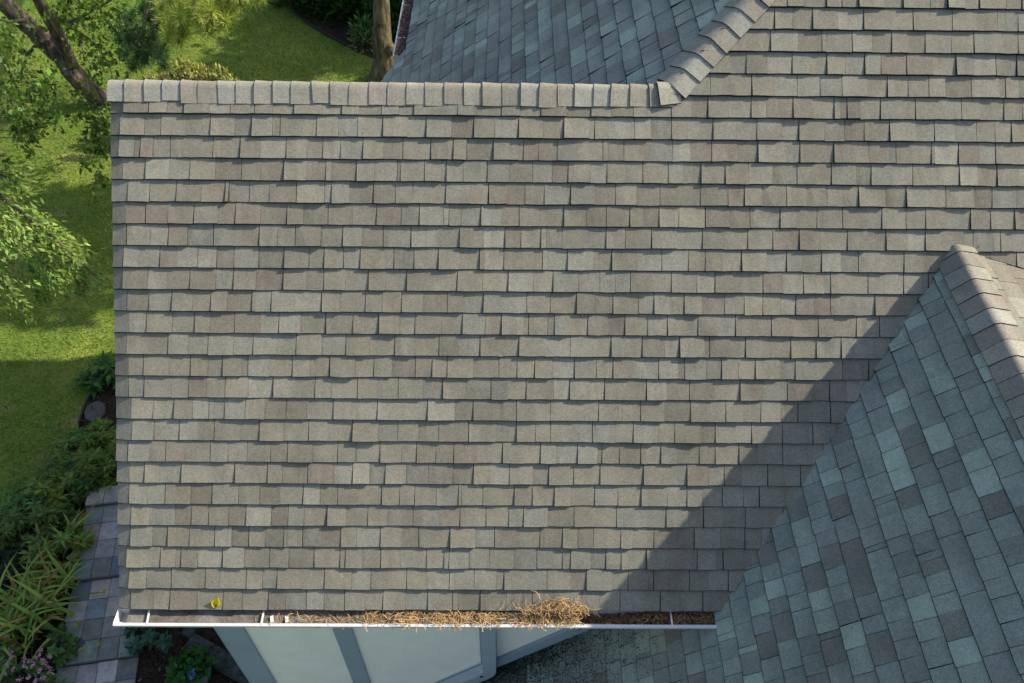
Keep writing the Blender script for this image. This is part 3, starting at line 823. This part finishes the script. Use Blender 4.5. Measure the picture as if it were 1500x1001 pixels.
# --- straight trunk behind the wing
tb2 = np.array([-.42, 12.45, GZ]); t3 = empty('tree', tb2); tag(t3, 'tree with thick straight trunk between the hedge and the far gutter', 'tree')
mb = MB(); top = on(556, -60, 1, 12.9)
A_ = on(560, 60, 1, 12.55); B_ = on(559, 20, 1, 12.7)
pp = bez([tb2, on(564, 92, 1, 12.5), A_, B_, top], 6)
pp += [pp[-1] + (np.array([0.05, .1, 1.]) * s) for s in (1, 2.5, 4)]
tube(mb, pp, list(np.linspace(.30, .225, 12)) + list(np.linspace(.225, .13, len(pp) - 12)), 16, lump=.10)
kn = on(573, 73, 1, 12.35); tube(mb, [kn + (-.05, .1, 0), kn + (.02, -.06, .0), kn + (.06, -.16, .03)], [.13, .11, .05], 9, lump=.3)
mb.build('trunk', M['bark2'], t3, smooth=True)
CL = [blob(np.array(pp[-1]) + np.array([rng.normal() * .9, rng.normal() * .9, rng.random() * 2.2]), .9, 260) for _ in range(12)]
make_leaves('crown', np.concatenate(CL), .12, (.05, .09, .02), t3)

# --- white pine: boughs with bursts of long needles
t4 = empty('pine_tree', (-4.2, 18.2, GZ)); tag(t4, 'pine tree with long yellow green needles in soft sunlit boughs', 'tree')
mb = MB(); tube(mb, bez([(-4.2, 18.2, GZ), (-4.15, 18.1, -4), (-4.1, 18.2, 0), (-4.1, 18.2, 4)], 3), list(np.linspace(.24, .08, 10)), 10, lump=.1); mb.build('trunk', M['bark'], t4, smooth=True)
tips = []
def tip(px, py, dist, dark=0): tips.append((at(px, py, dist), dark))
for px, py in ((262, 62), (250, 45), (240, 30), (255, 15), (275, 22), (290, 35), (300, 44), (308, 36), (318, 24), (330, 34), (336, 20), (345, 12), (352, 6), (320, 8), (300, 12), (285, 4), (270, 40), (262, 28), (246, 60),
               (335, 4), (310, 20), (280, 12), (236, 14), (248, 2), (372, 0), (384, -4), (360, -8), (292, 24), (325, 44), (306, 50), (268, 52), (335, 30), (300, -6), (262, -4), (276, -10), (320, -10), (345, -8)): tip(px, py, 14.6 + random.uniform(-.5, .6))
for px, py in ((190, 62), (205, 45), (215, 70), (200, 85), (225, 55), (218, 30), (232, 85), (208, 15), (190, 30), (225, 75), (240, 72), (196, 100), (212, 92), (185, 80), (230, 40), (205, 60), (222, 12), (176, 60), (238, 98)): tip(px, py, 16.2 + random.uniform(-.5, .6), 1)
NQ = []; NC = []
mb = MB()
for P_, in_shade in tips:
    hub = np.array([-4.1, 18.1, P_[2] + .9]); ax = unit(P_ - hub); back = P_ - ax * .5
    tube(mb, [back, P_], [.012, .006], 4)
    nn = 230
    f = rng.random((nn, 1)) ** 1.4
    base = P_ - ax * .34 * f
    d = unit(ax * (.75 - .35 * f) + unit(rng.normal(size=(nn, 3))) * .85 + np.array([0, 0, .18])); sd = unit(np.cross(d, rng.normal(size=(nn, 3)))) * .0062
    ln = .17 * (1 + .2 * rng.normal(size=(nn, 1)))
    NQ.append(np.stack([base - sd, base + d * ln - sd * .3, base + d * ln + sd * .3, base + sd], 1)); NC.append(tones(nn, (.43, .50, .13) if not in_shade else (.12, .22, .09), .2, .05))  # darker green needles paint shade onto the left boughs
for L in ([(300, -60), (285, -20), (262, 40)], [(330, -60), (320, -10), (305, 35)], [(360, -60), (345, -20), (335, 15)], [(230, -60), (220, 0), (200, 70)], [(240, -50), (225, 20), (228, 70)]):
    pts = [at(a, b, 15.6) for a, b in L]; tube(mb, [np.array([-4.1, 18.1, -3.0])] + pts, [.05, .035, .022, .01], 6)
mb.build('branch', M['bark'], t4)
cloud('needles', np.concatenate(NQ), np.concatenate(NC), M['needle'], t4)
NQ = []; NC = []                                      # upper whorls, above the picture
for _ in range(60):
    a = random.uniform(0, 6.28); r = random.uniform(.3, 1.6); c = np.array([-4.1 + r * math.cos(a), 18.4 + r * math.sin(a), random.uniform(-1.5, 4.2)])
    nn = 90; d = unit(rng.normal(size=(nn, 3)) + np.array([math.cos(a), math.sin(a), .4])); sd = unit(np.cross(d, rng.normal(size=(nn, 3)))) * .012
    NQ.append(np.stack([c - sd, c + d * .3 - sd * .3, c + d * .3 + sd * .3, c + sd], 1)); NC.append(tones(nn, (.09, .13, .04)))
cloud('crown', np.concatenate(NQ), np.concatenate(NC), M['needle'], t4)

# --- golden cypress just behind the ridge
bc = np.array([-4.55, 11.4, GZ]); t5 = empty('cypress_shrub', bc); tag(t5, 'yellow green cypress shrub showing feathery tips above the roof ridge', 'shrub')
mb = MB(); NQ = []; NC = []
for px, py in ((222, 112), (235, 106), (244, 100), (256, 97), (262, 92), (270, 104), (282, 100), (276, 112), (292, 108), (298, 100), (312, 100), (318, 108), (326, 106), (330, 114), (305, 114), (262, 112), (248, 112), (236, 116), (215, 117), (290, 118), (316, 119), (272, 118)):
    tp = at(px, py - 5, 19.0 + random.uniform(-.3, .4)); ax = unit(np.array([rng.normal() * .25, rng.normal() * .25 - .1, 1.]))
    tube(mb, [tp - ax * 1.0, tp], [.02, .004], 4)
    nn = 260; f = rng.random((nn, 1)) ** .7; rr = .23 * (.25 + f) ; ang = rng.random((nn, 1)) * 6.283
    o_ = np.concatenate([np.cos(ang), np.sin(ang), np.zeros((nn, 1))], 1)
    c = tp - ax * f * .75 + o_ * rr * rng.random((nn, 1)) ** .5 * .8
    q_ = leaves(c, .085, .4, np.array([0, 0, .9]) , .2); NQ.append(q_); NC.append(tones(nn, (.30, .31, .11), .3, .06))
    tube(mb, [bc + (rng.normal() * .1, rng.normal() * .1, 0), tp - ax * 1.0], [.03, .02], 4)
mb.build('stem', M['bark'], t5); cloud('foliage', np.concatenate(NQ), np.concatenate(NC), M['needle'], t5)

# --- dark evergreens and a broadleaf shrub in the back bed
def yew(px, py, r, label, n=2600, base=(.028, .075, .012), zc=.55, long=.22, mat='needle', name='yew_shrub', drp=None):
    b = g(px, py); t = empty(name, b); tag(t, label, 'shrub')
    mbb = MB()
    for _ in range(9): 
        e_ = b + np.array([rng.normal() * r * .5, rng.normal() * r * .5, zc * 1.2]); tube(mbb, [b, (b + e_) / 2 + rng.normal(size=3) * .05, e_], [.03, .02, .008], 5)
    mbb.build('stem', M['bark'], t)
    v = unit(rng.normal(size=(n, 3))); v[:, 2] = np.abs(v[:, 2]); rr = rng.random((n, 1)) ** .35
    lump = 1 + .22 * np.sin(v[:, :1] * 7 + px) * np.cos(v[:, 1:2] * 6 + v[:, 2:] * 5)
    c = b + v * rr * lump * np.array([r, r, zc * 2])
    q_ = leaves(c, long, .22, v * .9 + np.array([0, 0, .25]) if drp is None else drp, .3)
    cloud('foliage', q_, tones(n, base, .4, .08), M[mat], t); return t
yew(470, -4, 1.05, 'dark feathery evergreen shrub at the left end of the back bed', 3600)
yew(520, 10, 1.05, 'dark feathery evergreen shrub beside the straight tree trunk', 3600)
yew(495, -50, 1.2, 'tall dark evergreen shrub at the top of the back bed', 3600, zc=.8)
yew(585, 42, .75, 'green shrub glimpsed between the straight trunk and the far gutter', 2200, base=(.035, .10, .02), zc=.7, long=.32)
yew(537, 66, .42, 'small broadleaf light green shrub at the foot of the straight trunk', 420, base=(.09, .17, .05), zc=.35, long=.14, mat='leaf', name='broadleaf_shrub')
yew(438, 0, .3, 'small pale yellowish shrub at the corner of the back bed', 420, base=(.22, .20, .09), zc=.22, long=.1, mat='leaf', name='pale_shrub')

# --- edging strips
def strip(name, pts, label, hgt=.07, wd=.035):
    mbb = MB(); pts = [np.array(p_) for p_ in pts]; vs = []
    for i, p_ in enumerate(pts):
        t = pts[min(i + 1, len(pts) - 1)] - pts[max(i - 1, 0)]; sd = np.array([-t[1], t[0], 0]); sd = sd / np.linalg.norm(sd) * wd / 2
        for s_, z in ((-1, -.05), (-1, hgt), (1, hgt), (1, -.05)): vs.append(p_ + sd * s_ + np.array([0, 0, z]))
    fs = []
    for i in range(len(pts) - 1):
        for j in range(4): fs.append((i * 4 + j, i * 4 + (j + 1) % 4, i * 4 + 4 + (j + 1) % 4, i * 4 + 4 + j))
    fs += [(0, 1, 2, 3), tuple((len(pts) - 1) * 4 + j for j in (3, 2, 1, 0))]
    mbb.add(vs, fs, (.05, .05, .055)); o_ = mbb.build(name, M['edging']); tag(o_, label, 'lawn edging'); return o_
strip('lawn_edging', bez([g(q_[0], q_[1]) for q_ in ((428, -12), (431, 16), (452, 36), (485, 56), (520, 74))], 4), 'dark edging strip between the shaded lawn and the back bed')
strip('lawn_edging', bez([(-3.15, 4.6, GZ), (-3.62, 3.75, GZ), (-4.02, 3.24, GZ), (-4.02, 2.6, GZ), (-4.12, 1.9, GZ)], 5), 'thin black edging strip between lawn and side bed', .06, .025)

# --- side bed: low shrubs, day lilies, spirea, stone
def low_shrub(px, py, r, h, label, n, base, size=.13, asp=.28, name='azalea_shrub', upd=.55):
    b = g(px, py); b[2] = GZ; t = empty(name, b); tag(t, label, 'shrub'); mbb = MB()
    heads = []
    k = max(10, int(r * r * 90))
    for i in range(k):
        a = random.uniform(0, 6.283); q_ = r * math.sqrt(random.random()); c = b + np.array([q_ * math.cos(a), q_ * math.sin(a), h * (1 - (q_ / r) ** 2 * .55) * random.uniform(.75, 1.1)])
        heads.append(c); tube(mbb, [b + np.array([q_ * .3 * math.cos(a), q_ * .3 * math.sin(a), 0]), (b + c) / 2 + np.array([0, 0, h * .1]), c], [.010, .007, .004], 4)
    mbb.build('stem', M['bark'], t)
    per = max(8, n // k); hs = np.repeat(np.array(heads), per, 0); N = len(hs)
    ang = rng.random((N, 1)) * 6.283; dd = np.concatenate([np.cos(ang), np.sin(ang), upd * rng.random((N, 1))], 1)
    c = hs - np.array([0, 0, 1.]) * (.14 * rng.random((N, 1)))
    d = unit(dd); sd = unit(np.cross(d, np.array([0, 0, 1.]) + rng.normal(size=(N, 3)) * .3)); s = size * (1 + .25 * rng.normal(size=(N, 1))).clip(.5, 1.6)
    q_ = np.stack([c, c + d * s * .5 + sd * s * asp * .5, c + d * s - np.array([0, 0, .15]) * s, c + d * s * .5 - sd * s * asp * .5], 1)
    tc = np.repeat(tones(len(heads), (1, 1, 1), .22, .1), per, 0)
    cloud('foliage', q_, tones(N, base, .22, .06) * tc, M['leaf'], t); return t
GREEN = (.19, .29, .05)
low_shrub(137, 672, .50, .45, 'low green shrub against the roof edge, furthest along the side bed', 1500, GREEN)
low_shrub(112, 716, .50, .45, 'low spreading green shrub halfway along the path edge', 1500, (0.142, 0.228, 0.038))
low_shrub(70, 765, .48, .40, 'low green shrub at the lawn side below the blue grass tufts', 1300, (0.133, 0.218, 0.042))
low_shrub(48, 748, .35, .34, 'small bright green shrub nearest the lawn', 700, (0.142, 0.266, 0.057))
low_shrub(96, 815, .42, .42, 'yellow green shrub under the upper day lily', 1100, (0.209, 0.314, 0.057))
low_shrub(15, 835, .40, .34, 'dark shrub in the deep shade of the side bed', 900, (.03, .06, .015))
low_shrub(128, 775, .22, .2, 'little leafy plant on the edge of the slate path', 260, (0.095, 0.209, 0.038))
low_shrub(160, 556, .34, .28, 'leafy plant at the far end of the side bed beside the roof edge', 700, (0.076, 0.19, 0.034), .16, .3)
low_shrub(155, 653, .20, .22, 'small silvery blue green plant beside the roof edge', 260, (.14, .22, .17), .12, .5, 'silver_plant')
low_shrub(232, 932, .34, .4, 'blue green shrub under the left end of the gutter', 900, (0.076, 0.162, 0.095), .10, .5)
low_shrub(150, 694, .46, .45, 'low green shrub squeezed between the roof edge and its neighbours', 1500, (.17, .27, .045))
low_shrub(88, 735, .44, .42, 'lime green low shrub in the middle of the side bed', 1400, (.22, .31, .05))
low_shrub(25, 792, .42, .38, 'green shrub above the dark shady one near the left edge of the photo', 1200, (.12, .2, .04))
def tuft(px, py, n, ln, wd, base, label, name, cat, z=GZ, spread=.10, bendf=.9):
    b = g(px, py); b[2] = z; t = empty(name, b); tag(t, label, cat); mbb = MB()
    for i in range(n):
        a = random.uniform(0, 6.283); lean = (random.uniform(.45, 1.1) if wd > .02 else random.uniform(.15, 1.0)) * bendf; L = ln * random.uniform(.65, 1.2); c0 = b + np.array([random.gauss(0, spread), random.gauss(0, spread), 0])
        dr = np.array([math.cos(a), math.sin(a), 0]); sd = np.array([-math.sin(a), math.cos(a), 0]); vs = []
        K = 7
        for j in range(K + 1):
            s_ = j / K; th = lean * s_ * 2.0
            p_ = c0 + dr * L * (1 - math.cos(th * .9)) / max(.6, lean) * .75 + np.array([0, 0, L * math.sin(min(th, 2.3)) / max(.75, lean * 1.15) * .62 if lean > .35 else L * s_ * .95])
            w_ = wd * (1 - s_ ** 2.2) * .5 + .001
            vs += [p_ - sd * w_, p_ + np.array([0, 0, -w_ * .6]), p_ + sd * w_]
        fs = []
        for j in range(K): fs += [(j * 3, j * 3 + 1, j * 3 + 4, j * 3 + 3), (j * 3 + 1, j * 3 + 2, j * 3 + 5, j * 3 + 4)]
        cc = tones(1, base, .22, .08)[0]
        if random.random() < .10: cc = np.array((.35, .22, .06)) * random.uniform(.7, 1.2)
        mbb2 = MB(); mbb2.add(vs, fs, tuple(cc)); mbb.merge(mbb2)
    o_ = mbb.build('strap_leaves' if wd > .02 else 'blades', M['leaf'], t, smooth=True); return t
LILY = (.27, .36, .075)
tuft(52, 905, 85, .75, .058, LILY, 'largest day lily clump with long arching leaves beside the slate path', 'day_lily', 'day lily', spread=.2)
tuft(88, 868, 45, .60, .052, LILY, 'middle day lily clump whose tips hang over the upper step', 'day_lily', 'day lily', spread=.13)
tuft(102, 800, 34, .55, .052, (.26, .33, .07), 'uppermost day lily clump with yellowed arching leaves', 'day_lily', 'day lily', spread=.12)
tuft(30, 935, 50, .62, .052, LILY, 'day lily clump just above the pink flowers', 'day_lily', 'day lily', spread=.16)
BLUE = (.11, .19, .14)
tuft(66, 728, 24, .30, .010, BLUE, 'blue green grass tuft nearest the lawn between low shrubs', 'grass_tuft', 'ornamental grass', spread=.05)
tuft(80, 700, 24, .28, .010, BLUE, 'blue green grass tuft by the end of the black edging', 'grass_tuft', 'ornamental grass', spread=.05)
# spirea with pink flower heads
b = g(40, 985); sp = low_shrub(38, 990, .62, .42, 'rounded green shrub dotted with pink flower heads in the corner', 2400, (0.114, 0.228, 0.053), .085, .5, 'flowering_shrub')
CEN = []
for px, py in ((12, 972), (20, 962), (45, 968), (52, 962), (58, 956), (62, 968), (73, 962), (66, 972), (75, 984), (56, 982), (36, 978), (42, 992), (48, 975), (20, 980), (6, 988), (28, 995), (62, 994), (70, 978), (52, 998), (14, 955), (10, 930), (35, 965)):
    c = on(px, py, 2, GZ + .42 + random.uniform(-.03, .03))
    mbb = MB(); v = blob((c[0], c[1], c[2]), .036, 22, (1, 1, .5)); q_ = leaves(v, .024, .8, None, .6)
    cloud('flower_head', q_, tones(22, (.58, .34, .43), .25, .08), M['leaf'], sp)
# flat stone in the bed
mb = MB(); c = g(139, 606); ring = [(math.cos(a) * .16 * random.uniform(.8, 1.1), math.sin(a) * .22 * random.uniform(.8, 1.1)) for a in np.linspace(0, 6.283, 9)[:-1]]
n = len(ring); mb.add([(c[0] + x_, c[1] + y_, GZ + .05) for x_, y_ in ring] + [(c[0] + x_ * 1.1, c[1] + y_ * 1.1, GZ - .02) for x_, y_ in ring], [tuple(range(n))] + [(i, n + i, n + (i + 1) % n, (i + 1) % n) for i in range(n)], (.085, .08, .07))
o = bevel(mb.build('stone', M['slate']), .015, 2); tag(o, 'flat grey brown stone lying in the side bed', 'stone')

# --- timbers, potted plant under the eave
def timber(a, b, wd, ht, label):
    a, b = np.array(a), np.array(b); d = (b - a) / 2; sd = np.cross(d, (0, 0, 1.)); sd = sd / np.linalg.norm(sd) * wd / 2; mbb = MB()
    box(mbb, (a + b) / 2, d, sd, (0, 0, ht / 2), (.1, .1, .1)); o_ = bevel(mbb.build('landscape_timber', M['timber']), .02, 2); tag(o_, label, 'timber')
A_ = g(282, 946); B_ = g(395, 1010)
timber(A_ + (0, 0, .09), B_ + (0, 0, .09), .22, .2, 'long weathered landscape timber running under the front wall')
A_ = g(276, 936); B_ = g(296, 905)
timber(A_ + (0, 0, .05), B_ + (0, 0, .05), .16, .12, 'short weathered timber butting the long one under the gutter')
pc = g(288, 992); pot = empty('potted_plant', pc); tag(pot, 'round potted plant with bright green leaves below the timber', 'potted plant')
mb = MB(); tube(mb, [pc, pc + (0, 0, .2), pc + (0, 0, .22)], [.18, .23, .235], 18, (.16, .17, .15)); mb.build('pot', M['tone'], pot, smooth=True)
make_leaves('foliage', blob(pc + (0, 0, .27), .25, 420, (1, 1, .6)), .10, (.045, .15, .03), pot, .6, np.array([0, 0, .5]), .6)
mb = MB(); c = on(282, 987, 2, GZ + .42)
mb2 = blob(c, .04, 20, (1, 1, .4)); cloud('flower_head', leaves(mb2, .05, .8, None, .6), tones(20, (.12, .22, .5), .3), M['leaf'], pot)

# fallen leaves on the path
FL = [(100, 935, .10), (144, 945, .10), (118, 952, .10), (153, 866, .22), (193, 972, -.02), (269, 951, .0)]
for i, (px, py, dz) in enumerate(FL):
    c = on(px, py, 2, GZ + dz + .012); mbb = MB(); a = random.uniform(0, 6.28)
    L = [(.036 * math.cos(a + t_) * (1 if k % 2 else .55), .036 * math.sin(a + t_) * (1 if k % 2 else .55)) for k, t_ in enumerate(np.linspace(0, 6.283, 11)[:-1])]
    mbb.add([(c[0] + x_, c[1] + y_, c[2] + random.uniform(0, .014)) for x_, y_ in L] + [(c[0], c[1], c[2] + .008)], [(k, (k + 1) % 10, 10) for k in range(10)], (.55, .34, .05))
    lab = ('fallen yellow leaf at the left edge of the slate path beside the lily tips', 'fallen yellow leaf on the slate path right of the diamond inlay', 'fallen orange leaf on the slate path touching the diamond inlay', 'fallen leaf on the slate path near the roof edge just below the step', 'fallen orange leaf at the right edge of the lowest slate section')[i] if i < 5 else 'small fallen yellow leaf on the dark mulch by the timber'
    o = mbb.build('fallen_leaf', M['leaf']); tag(o, lab, 'leaf', 'fallen leaves on the slate path' if i < 5 else None)

# mulch chips
N = 5200
B1 = np.stack([-5.0 + 6.4 * rng.random(N), -1.8 + 6.2 * rng.random(N), np.full(N, GZ + .02)], 1)
def inside(poly, pts):
    r = np.zeros(len(pts), bool); n = len(poly)
    for i in range(n):
        x1, y1 = poly[i]; x2, y2 = poly[(i + 1) % n]
        c = ((y1 > pts[:, 1]) != (y2 > pts[:, 1])) & (pts[:, 0] < (x2 - x1) * (pts[:, 1] - y1) / (y2 - y1 + 1e-12) + x1); r ^= c
    return r
B1 = B1[inside(BED1, B1)]
loc = (B1[:, :2] - P0) @ np.array([PB, PA]).T
B1 = B1[~((loc[:, 0] > -.02) & (loc[:, 0] < 1.0) & (loc[:, 1] > -1.4))]
q_ = leaves(B1, .075, .35, None, .75); o = cloud('mulch', q_, tones(len(B1), (.10, .068, .042), .5, .1), M['straw']); tag(o, 'dark bark mulch covering the side bed', kind='stuff')

# grass blades over the part of the lawn in view
N = 150000
G = np.stack([-10 + 10.6 * rng.random(N), 1.0 + 18 * rng.random(N), np.full(N, GZ)], 1)
X = G - CP; zc_ = X @ CF; sx_ = 750 + FPX * (X @ CR) / zc_; sy_ = 500.5 - FPX * (X @ CU) / zc_
ok = (sx_ > -40) & (sx_ < 600) & (sy_ > -40) & (sy_ < 860) & ~inside(BED1, G) & ~inside(BED2, G) & ~((sx_ > 200) & (sy_ > 140))
G = G[ok]; N = len(G)
d = unit(np.stack([rng.normal(size=N) * .6, rng.normal(size=N) * .6, np.ones(N)], 1)); sd = unit(np.cross(d, rng.normal(size=(N, 3)))) * .007
ln = .055 * (1 + .35 * rng.normal(size=(N, 1))).clip(.3, 2)
patch = np.sin(G[:, 0] * 2.1 + np.sin(G[:, 1] * 1.3)) * np.sin(G[:, 1] * 1.7 + 1) * .5 + .5
gc = tones(N, (.15, .235, .042), .3, .08); dry = rng.random(N) < .03 + .15 * (patch > .8); gc[dry] = tones(int(dry.sum()), (.38, .31, .15), .2)
o = cloud('grass', np.stack([G - sd, G + d * ln, G + sd], 1), gc, M['blade']); tag(o, 'short mown grass blades of the lawn', kind='stuff')

# --- trees behind the house (outside the picture) that shade the back lawn
def shade_tree(x, y, h, r, n, label, trunk=.22, zc=None, lv=.28):
    t = empty('shade_tree', (x, y, GZ)); tag(t, label, 'tree')
    zc = zc if zc is not None else h - r
    mbb = MB(); tube(mbb, bez([(x, y, GZ), (x + .05, y, GZ + zc * .5), (x, y + .05, GZ + zc), (x, y, GZ + h - .4)], 3), list(np.linspace(trunk, .05, 10)), 10, lump=.1)
    for _ in range(8):
        a = random.uniform(0, 6.28); tube(mbb, [(x, y, GZ + zc - r * .4), (x + math.cos(a) * r * .7, y + math.sin(a) * r * .7, GZ + zc + random.uniform(-.3, .6) * r)], [.06, .015], 5)
    mbb.build('trunk', M['bark'], t, smooth=True)
    CLs = [blob((x + rng.normal() * r * .42, y + rng.normal() * r * .42, GZ + zc + rng.normal() * r * .36), r * .38, n // 16) for _ in range(16)]
    make_leaves('crown', np.concatenate(CLs), lv, (.05, .09, .02), t, .6)
shade_tree(3.0, 7.35, 12.0, 1.6, 2200, 'unseen tall tree close behind the house', .23, 9.6)
shade_tree(6.2, 10.6, 10.2, 1.7, 3200, 'unseen round crowned tree behind the house', .2, 8.5)
shade_tree(7.5, 17.7, 9.0, 2.4, 5200, 'unseen broad tree shading the back lawn', .3, 5.6)
shade_tree(6.5, 15.8, 7.0, 1.1, 2400, 'unseen slim tree behind the house, nearer the back bed', .15, 5.4, .22)
shade_tree(8.8, 16.4, 10.5, 1.25, 2600, 'unseen tall slim tree behind the house, farther right', .18, 8.8, .22)
shade_tree(3.2, 17.0, 7.0, 2.2, 3000, 'unseen bushy tree beside the back bed', .2, 4.0)
